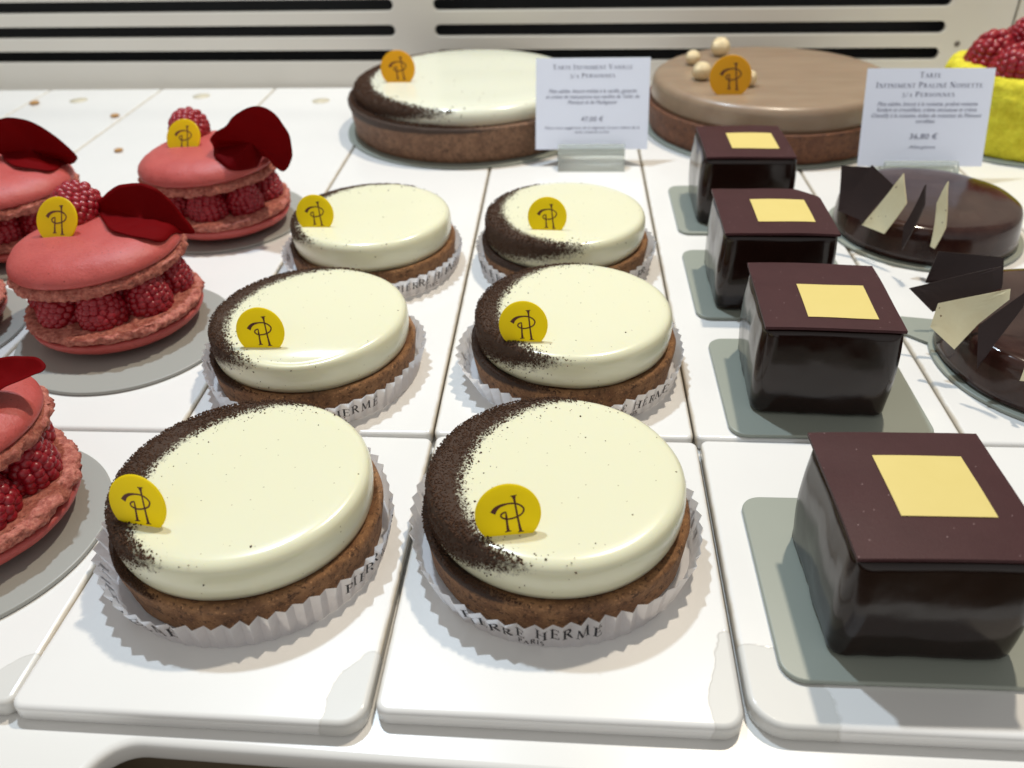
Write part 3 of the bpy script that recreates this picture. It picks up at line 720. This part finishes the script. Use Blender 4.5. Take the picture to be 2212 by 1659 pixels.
# ------------------------------------------------------------------ chocolate cubes
def cube_body(parent, seed, w=0.0508, h=0.0380):
    bm = bmesh.new(); bmesh.ops.create_cube(bm, size=2.0)
    bmesh.ops.subdivide_edges(bm, edges=bm.edges, cuts=21, use_grid_fill=True)
    r = 0.0055; hx = w / 2; hz = h / 2
    for v in bm.verts:
        p = Vector((v.co.x * hx, v.co.y * hx, v.co.z * hz))
        q = Vector((max(-hx + r, min(hx - r, p.x)), max(-hx + r, min(hx - r, p.y)), max(-hz + 0.002, min(hz - 0.002, p.z))))
        d = p - q
        if d.length > 1e-9:
            dd = d.normalized(); lim = Vector((r, r, 0.002)); p = q + Vector((dd.x * r, dd.y * r, dd.z * 0.002))
        z = p.z + hz
        k = 0.0007 * noise.noise(Vector((p.x * 45, p.y * 60, p.z * 45)) + Vector((seed * 5, 0, 0))) + 0.00012 * noise.noise(p * 160 + Vector((seed, 9, 0)))
        out = Vector((p.x, p.y, 0)).normalized()
        belly = 0.0014 * math.sin(PI * min(1, max(0, z / h))) 
        lip = 0.0016 * math.exp(-z / 0.0016) * (0.5 + noise.noise(Vector((p.x * 150, p.y * 150, seed))))
        side = min(1.0, max(abs(p.x), abs(p.y)) / hx) ** 6
        p += out * (k + belly + lip - 0.0008) * side
        v.co = (p.x, p.y, z)
    return bmobj('glazed_body', bm, M['glaze'], parent)
def sheet(name, parent, w, d, z0, th, cx, cy, m, warp, n=16, cut=None, rz=0.0):
    V = []; F = []
    for s in (0, 1):
        for i in range(n + 1):
            for j in range(n + 1):
                x = cx + (i / n - .5) * w; y = cy + (j / n - .5) * d
                if cut:
                    e = (x - cx) / (w / 2) + (y - cy) / (d / 2) - cut
                    if e > 0: x -= e * w / 4; y -= e * d / 4
                V.append((x, y, z0 + s * th + warp(x, y)))
    N = (n + 1) ** 2
    for i in range(n):
        for j in range(n):
            a = i * (n + 1) + j; q = (a, a + n + 1, a + n + 2, a + 1)
            F.append(tuple(N + k for k in q)); F.append(q[::-1])
    def e(i, j): return i * (n + 1) + j
    for k in range(n):
        for a, b in ((e(k, 0), e(k + 1, 0)), (e(n, k), e(n, k + 1)), (e(k + 1, n), e(k, n)), (e(0, k + 1), e(0, k))):
            F.append((a, b, b + N, a + N))
    o = meshobj(name, V, F, m, parent, smooth=False)
    return o
def choc_cube(x, y, rz, label, seed, gold, w=0.0497, d=0.0515, cut=None):
    t = thing('chocolate_cube_cake', label, 'chocolate cake', (x, y, 0.0018), math.radians(rz), 'dark chocolate cube cakes')
    cube_body(t, seed).location = (0, -0.0018, 0)
    rnd = random.Random(seed); ph = rnd.uniform(0, 6)
    def warp(px, py):
        return -0.0007 * ((px / .025) ** 2 * .6 + (py / .025) ** 2 * .5) + 0.0003 * noise.noise(Vector((px * 50, py * 50, seed)))
    sheet('chocolate_plate', t, w, d, 0.0382, 0.0011, 0, 0, M['plate'], warp, 18, cut)
    g_ = Matrix.Rotation(-math.radians(rz), 2) @ Vector((gold[0] - x, gold[1] - y))
    sheet('gold_square', t, 0.0252, 0.0252, 0.03835 + 0.0011, 0.0001, g_.x, g_.y, M['gold_square'], warp, 10)
    return t
choc_cube(0.2492, 0.1800, 0.8, 'nearest chocolate cube cake with pale gold square on top, bottom right', 1, (0.2524, 0.1818))
choc_cube(0.2490, 0.2920, -2.5, 'chocolate cube cake second nearest, right of the second centre tart', 2, (0.2527, 0.2858))
choc_cube(0.2458, 0.3725, -1.0, 'chocolate cube cake with a broken plate corner, second from the back', 3, (0.2496, 0.3710), cut=1.62)
choc_cube(0.2488, 0.4684, -0.5, 'rearmost chocolate cube cake in front of the praline tart', 4, (0.2528, 0.4670), w=.047)
for (x0, y0, x1, y1, l) in ((0.2107, 0.1455, 0.2890, 0.2190, 'square rounded board under the nearest chocolate cube'),
                            (0.2133, 0.2530, 0.2895, 0.3220, 'square rounded board under the second nearest chocolate cube'),
                            (0.2115, 0.3400, 0.2890, 0.4110, 'square rounded board under the cube with the broken plate'),
                            (0.2127, 0.4320, 0.2890, 0.5005, 'square rounded board under the rearmost chocolate cube')):
    cx, cy = (x0 + x1) / 2, (y0 + y1) / 2
    pts = rrect(x0 - cx, y0 - cy, x1 - cx, y1 - cy, 0.0068, 8)
    o = slab('cake_board', pts, 0.0002, 0.0018, 0.0006, M['board'], None, 3); o.location = (cx, cy, 0)
    tag(o, l, 'cake board', 'square cake boards')

# ------------------------------------------------------------------ round glazed chocolate cakes with shards
def shard(name, pts, parent, base, m, th=0.0009, bend=0.0012, seed=0):
    P3 = [Vector(p) / 1000 - base for p in pts]; n = len(P3); c = sum(P3, Vector()) / n
    nn = Vector()
    for i in range(n): nn += (P3[i - 1] - c).cross(P3[i] - c)
    nn.normalize()
    if nn.y > 0: nn = -nn
    out = []
    for i in range(n):
        for k in range(6): out.append(P3[i].lerp(P3[(i + 1) % n], k / 6))
    N = len(out); K = 5; V = [c.copy()]
    for k in range(1, K + 1): V += [c + (p - c) * (k / K) for p in out]
    V = [v - nn * bend * (1 - min(1, (v - c).length / 0.014) ** 2) for v in V]
    n1 = len(V); A = V + [v - nn * th for v in V]; F = []
    for s, o in ((1, 0), (-1, n1)):
        for i in range(N):
            j = (i + 1) % N; F.append((o, o + 1 + i, o + 1 + j)[::s])
            for k in range(K - 1):
                b = o + 1 + k * N; F.append((b + i, b + N + i, b + N + j, b + j)[::s])
    b = 1 + (K - 1) * N
    for i in range(N):
        j = (i + 1) % N; F.append((b + i, b + n1 + i, b + n1 + j, b + j))
    return meshobj(name, A, F, m, parent, smooth=False)
SH = {
 1: [('d', [(294.6, 438.4, 37.3), (308.3, 431.3, 38.9), (308.4, 424.5, 21.0), (295.1, 430.0, 15.7)]),
     ('d', [(303.0, 418.3, 45.0), (312.9, 409.4, 37.6), (301.3, 408.9, 19.0), (290.1, 416.6, 21.4)]),
     ('l', [(314.1, 405.4, 45.5), (315.7, 398.1, 33.1), (309.3, 399.2, 16.5), (301.3, 409.3, 16.7)]),
     ('d', [(318.1, 387.4, 46.8), (318.4, 384.9, 37.7), (314.9, 386.5, 13.7), (313.9, 390.9, 24.2)]),
     ('l', [(329.8, 391.6, 46.8), (330.6, 384.5, 26.3), (329.2, 385.1, 15.2), (328.2, 387.5, 15.2), (327.8, 393.3, 35.1)])],
 2: [('d', [(311.1, 340.9, 35.1), (337.4, 337.5, 34.1), (338.3, 333.0, 22.6), (307.2, 336.3, 22.2)]),
     ('d', [(326.7, 318.3, 39.4), (328.0, 314.6, 31.4), (304.2, 316.5, 19.0), (294.7, 322.5, 26.9)]),
     ('l', [(322.3, 298.8, 39.7), (322.2, 296.9, 36.0), (313.2, 295.7, 25.7), (305.9, 293.6, 15.0), (297.3, 300.5, 21.2), (299.3, 304.0, 30.1)]),
     ('d', [(320.6, 285.3, 46.3), (320.1, 283.3, 40.2), (313.8, 281.8, 25.0), (309.8, 280.5, 14.3), (308.5, 287.5, 29.6)]),
     ('l', [(321.6, 272.9, 26.1), (322.5, 269.2, 19.4), (321.7, 270.1, 15.9), (321.0, 271.5, 15.1)])],
}
for idx, (x, y, r, h, label) in {1: (0.3446, 0.4379, 0.0465, 0.0205, 'farther round glazed chocolate cake with dark and cream chocolate shards'),
                               2: (0.3587, 0.3065, 0.0500, 0.0215, 'nearer round glazed chocolate cake cut by the right edge, dark and cream shards')}.items():
    base = Vector((x, y, 0.0018)); t = thing('glazed_chocolate_cake', label, 'chocolate cake', base, 0, 'round glazed chocolate cakes')
    hh = h - 0.0018
    prof = [(0.0001, 0.0), (r - .001, 0.0), (r + .0004, 0.0012), (r, 0.004), (r - .0008, hh * .6), (r - .0013, hh - 0.0035), (r - .0024, hh - 0.0012), (r - .0042, hh - .0002), (r - .008, hh), (r * .6, hh + .0003), (r * .3, hh + .0003), (0.0001, hh + .0003)]
    def dsp(p, a, j, rr, idx=idx):
        k = 0.0007 * noise.noise(p * 45 + Vector((idx * 4, 0, 0)))
        return p + Vector((math.cos(a), math.sin(a), 0)) * k + Vector((0, 0, .5 * k if p.z > .003 else 0))
    V, F = lathe(prof, 128, dsp); meshobj('glazed_body', V, F, M['round_glaze'], t)
    for i, (kk, pts) in enumerate(SH[idx]):
        s = shard('chocolate_shard', pts, t, base, M['shard_dark' if kk == 'd' else 'shard_light'], seed=i)
        s['label'] = 'dark chocolate shard' if kk == 'd' else 'cream coloured speckled chocolate shard'

# ------------------------------------------------------------------ large vanilla tart
vx, vy = 0.0790, 0.6230
t = thing('large_vanilla_tart', 'large vanilla tart with cocoa dusted left side by the back panel', 'tart', (vx, vy, 0.0018))
VR = 0.082; c2, r2 = crescent(178, VR, 0.0125, 1.0)
prof = dense([(0.0001, 0.0), (0.0835, 0.0), (0.0845, 0.001), (0.0868, 0.018), (0.0885, 0.0225), (0.0878, 0.0240), (0.0855, 0.0240), (0.083, 0.0225), (0.0001, 0.0225)], 0.003)
def dsp(p, a, j, r):
    k = noise.noise(p * 120) * 0.0005 + noise.noise(p * 30) * 0.0009
    return p + Vector((math.cos(a), math.sin(a), 0)) * k + Vector((0, 0, k * .6 if p.z > .01 else 0))
V, F = lathe(prof, 200, dsp); meshobj('crust', V, F, crust('large_crust', c2, r2 + 0.0035, 0.0240, (0.15, 0.07, 0.036), (0.29, 0.155, 0.085)), t)
prof = [(0.0001, 0.0226), (0.078, 0.0226), (0.0806, 0.0232), (0.0816, 0.0250), (0.0818, 0.0280), (0.0814, 0.0308), (0.0800, 0.0330), (0.0776, 0.0343), (0.074, 0.0349), (0.06, 0.0351), (0.03, 0.0351), (0.0001, 0.0351)]
def dsp(p, a, j, r):
    k = noise.noise(p * 18 + Vector((3, 0, 0)))
    low = 1 if p.z < 0.0245 else 0
    return Vector((p.x * (1 + .008 * k), p.y * (1 + .008 * k), p.z + .0003 * k + low * .0010 * noise.noise(Vector((math.cos(a) * 4, math.sin(a) * 4, 0)))))
V, F = lathe(prof, 192, dsp); meshobj('cream', V, F, cream('large_cream', c2, r2, 1.6, (0.73, 0.735, 0.60)), t)
scatter('cocoa_dusting', c2, r2, None, VR, 0.0351, 0.0240, 7000, 77, t, 0.00045, rim=True)
disc_tag(t, (0.0312 - vx, 0.6050 - vy, 0.0350), 0, 12, r=0.0122, sink=0.0030, m=M['tag_orange'])

# ------------------------------------------------------------------ praline tart with gilded nuts
px_, py_ = 0.2933, 0.6170
t = thing('praline_tart', 'large praline tart with beige top and gold nuts beside the price cards', 'tart', (px_, py_, 0.0018))
prof = dense([(0.0001, 0.0), (0.0820, 0.0), (0.083, 0.001), (0.0850, 0.016), (0.0862, 0.0190), (0.0855, 0.0205), (0.083, 0.0200), (0.080, 0.0190), (0.0001, 0.0190)], 0.003)
def dsp(p, a, j, r):
    k = noise.noise(p * 120 + Vector((9, 0, 0))) * 0.0005 + noise.noise(p * 30 + Vector((4, 0, 0))) * 0.0006
    return p + Vector((math.cos(a), math.sin(a), 0)) * k
V, F = lathe(prof, 200, dsp); meshobj('crust', V, F, crust('praline_crust', None, 0, 0.02, (0.12, 0.04, 0.018), (0.22, 0.085, 0.036)), t)
prof = [(0.0001, 0.0192), (0.0805, 0.0192), (0.0822, 0.0200), (0.0826, 0.0225), (0.0822, 0.0310), (0.0812, 0.0338), (0.0790, 0.0355), (0.0760, 0.0361), (0.060, 0.0363), (0.03, 0.0363), (0.0001, 0.0363)]
def dsp(p, a, j, r):
    k = noise.noise(p * 16 + Vector((13, 0, 0)))
    return Vector((p.x * (1 + .006 * k), p.y * (1 + .006 * k), p.z + .0004 * k))
V, F = lathe(prof, 160, dsp); meshobj('praline_mousse', V, F, M['praline'], t)
nut0 = None
for x, y, r in ((0.2639, 0.6648, .0070), (0.2408, 0.6414, .0053), (0.2420, 0.6013, .0064), (0.2688, 0.6271, .0050), (0.2710, 0.5851, .0056)):
    if not nut0:
        V, F = lathe([(0.01, -1.0)] + [(math.sin(a) * (1.0 - .06 * math.cos(a)), -math.cos(a)) for a in [PI * i / 16 for i in range(1, 16)]] + [(0.01, 1.04)], 24,
                     lambda p, a, j, r: p * (1 + .05 * noise.noise(p * 2.5)))
        nut0 = meshobj('gold_nut', V, F, M['gold_nut'], t); o = nut0
    else: o = dup(nut0, t)
    o.location = (x - px_, y - py_, 0.0361 + r * .93); o.scale = (r,) * 3; o.rotation_euler = (x * 100, y * 77, x * 300)
disc_tag(t, (0.2555 - px_, 0.5655 - py_, 0.0361), -2, 10, r=.0134, sink=0.0024, m=M['tag_orange'])

# ------------------------------------------------------------------ yellow cake with raspberries
yx, yy = 0.4600, 0.5900
t = thing('yellow_raspberry_cake', 'bright yellow crumbed cake topped with raspberries at the right edge', 'cake', (yx, yy, 0.0018))
prof = dense([(0.0001, 0.0), (0.0545, 0.0), (0.056, 0.0015), (0.057, 0.010), (0.057, 0.037), (0.0555, 0.0440), (0.052, 0.0475), (0.047, 0.0480), (0.041, 0.048), (0.037, 0.043), (0.0001, 0.042)], 0.0016)
def dsp(p, a, j, r):
    if r < .036 and p.z > .03: return p
    k = 0.0008 * noise.noise(p * 110) + 0.0008 * noise.noise(p * 420) + .0006 * noise.noise(p * 900)
    return p + Vector((math.cos(a), math.sin(a), 0)) * k + Vector((0, 0, k if p.z > .03 else 0))
V, F = lathe(prof, 240, dsp); meshobj('sponge', V, F, M['yellow'], t)
rnd = random.Random(5)
for i in range(7):
    a = 2 * PI * i / 7 + 2.85
    add_ras(t, (0.031 * math.cos(a), 0.031 * math.sin(a), 0.0370), (rnd.uniform(-.4, .4), rnd.uniform(-.4, .4), rnd.uniform(0, 6)), 1.5, i)
for i in range(4):
    a = 2 * PI * i / 4 + .7
    add_ras(t, (0.012 * math.cos(a), 0.012 * math.sin(a), 0.053), (rnd.uniform(-.5, .5), rnd.uniform(-.5, .5), rnd.uniform(0, 6)), 1.1, i)

# ------------------------------------------------------------------ price cards in clear holders
def text_mesh(body, size, shear=0.0):
    cu = bpy.data.curves.new('t', 'FONT'); cu.body = body; cu.size = size; cu.shear = shear; cu.align_x = 'CENTER'; cu.resolution_u = 3
    tmp = bpy.data.objects.new('t', cu); C.objects.link(tmp); dg = bpy.context.evaluated_depsgraph_get(); dg.update()
    me = bpy.data.meshes.new_from_object(tmp.evaluated_get(dg)); bpy.data.objects.remove(tmp); return me
def price_card(x, y, label, lines, w=0.0725, h=0.0560, lean=19, yaw=0, roll=0, hw=0.043):
    t = thing('price_card', label, 'price card', (x, y, 0), math.radians(yaw), 'price cards in clear holders')
    ml = Matrix.Translation((0, 0, 0.0108)) @ Matrix.Rotation(-math.radians(lean), 4, 'X') @ Matrix.Rotation(math.radians(roll), 4, 'Y')
    bm = bmesh.new(); box(bm, -w / 2, 0, 0, w / 2, 0.0004, h); bmesh.ops.transform(bm, matrix=ml, verts=bm.verts)
    c = bmobj('card', bm, M['card'], t, smooth=False)
    bm = bmesh.new()
    for kind, txt, sz, yy_, wd in lines:
        b2 = bmesh.new()
        if kind == 'T':
            p, tw = layout(txt, sz, 0.76, sp=.12)
            b2.free(); b2 = polys_bm([[Vector((v.x - tw / 2, v.y)) for v in q] for q in p])
        else:
            me = text_mesh(txt, sz, 0.3 if kind == 'I' else 0.12); b2.from_mesh(me); bpy.data.meshes.remove(me)
            xs = [v.co.x for v in b2.verts]; tw = max(xs) - min(xs)
        if wd:
            s = wd / tw
            for v in b2.verts: v.co.x *= s
        for v in b2.verts: v.co.y += yy_
        me = bpy.data.meshes.new('t'); b2.to_mesh(me); b2.free(); bm.from_mesh(me); bpy.data.meshes.remove(me)
    bmesh.ops.transform(bm, matrix=ml @ Matrix.Translation((0, -0.00012, 0)) @ Matrix.Rotation(PI / 2, 4, 'X'), verts=bm.verts)
    bmobj('lettering', bm, M['cardtext'], c, smooth=False)
    # clear holder: sloping front lip, back lip and foot
    V = []; prof = [(-0.012, 0.0002), (-0.0105, 0.0002), (0.024, 0.0002), (0.024, 0.0035), (0.006, 0.0035), (0.0058, 0.015), (0.0042, 0.015), (0.0018, 0.0088), (-0.0012, 0.0088), (-0.0008, 0.0145), (-0.0036, 0.0145)]
    k = len(prof)
    for sx in (-hw / 2, hw / 2): V += [(sx, p[0], p[1]) for p in prof]
    F = [(i, (i + 1) % k, k + (i + 1) % k, k + i) for i in range(k)] + [tuple(range(k))[::-1], tuple(range(k, 2 * k))]
    bm = bmesh.new(); vs = [bm.verts.new(v) for v in V]
    for f in F: bm.faces.new([vs[i] for i in f])
    bmobj('holder', bm, M['acrylic'], t, smooth=False)
    return t
price_card(0.1664, 0.5400, 'bluish white price card of the large vanilla tart, headed with its name', [
    ('T', 'TARTE INFINIMENT VANILLE', 0.0028, 0.0492, .051), ('T', '3/4 PERSONNES', 0.0026, 0.0442, .029),
    ('I', 'Pâte sablée, biscuit imbibé à la vanille, ganache', 0.0032, 0.0350, .056), ('I', 'et crème de mascarpone aux vanilles de Tahiti, du', 0.0032, 0.0316, .060),
    ('I', 'Mexique et de Madagascar', 0.0032, 0.0282, .032), ('N', '47,00 €', 0.0042, 0.0175, .0145),
    ('I', 'Nous vous suggérons de la déguster le jour même de la', 0.0024, 0.0128, .061), ('I', 'vente, conserver au frais', 0.0024, 0.0102, .022)])
price_card(0.3640, 0.5080, 'white price card of the praline tart leaning left in its holder', [
    ('T', 'TARTE', 0.0031, 0.0508, .0125), ('T', 'INFINIMENT PRALINÉ NOISETTE', 0.0031, 0.0452, .062), ('T', '3/4 PERSONNES', 0.0027, 0.0402, .031),
    ('I', 'Pâte sablée, biscuit à la noisette, praliné noisette', 0.0032, 0.0350, .058), ('I', 'fondant et croustillant, crème onctueuse et crème', 0.0032, 0.0317, .058),
    ('I', 'Chantilly à la noisette, éclats de noisettes du Piémont', 0.0032, 0.0284, .064), ('I', 'torréfiées', 0.0032, 0.0251, .011),
    ('N', '36,80 €', 0.0044, 0.0160, .0165), ('I', 'Allergènes', 0.0026, 0.0105, .016)], w=.0735, roll=0.3)

# ------------------------------------------------------------------ crumbs on the back trays
for x, y, r, l in ((-0.2919, 0.6849, .0040, 'caramel crumb on the back tray nearest the left edge'), (-0.2069, 0.6496, .0035, 'caramel crumb on the back tray below the beige spots'),
                   (-0.1678, 0.5698, .0032, 'caramel crumb left of the rear macaron raspberry')):
    V, F = lathe([(0.01, 0)] + [(math.sin(a), -math.cos(a) + 1) for a in [PI * i / 8 for i in range(1, 8)]] + [(0.01, 2)], 12,
                 lambda p, a, j, q: Vector((p.x * (1 + .35 * noise.noise(p * 2 + Vector((x * 99, 0, 0)))), p.y, p.z * .35)))
    o = meshobj('crumb', [v * r for v in V], F, M['crumb'], loc=(x, y, 0.0)); tag(o, l, 'crumb', 'crumbs on the back trays')
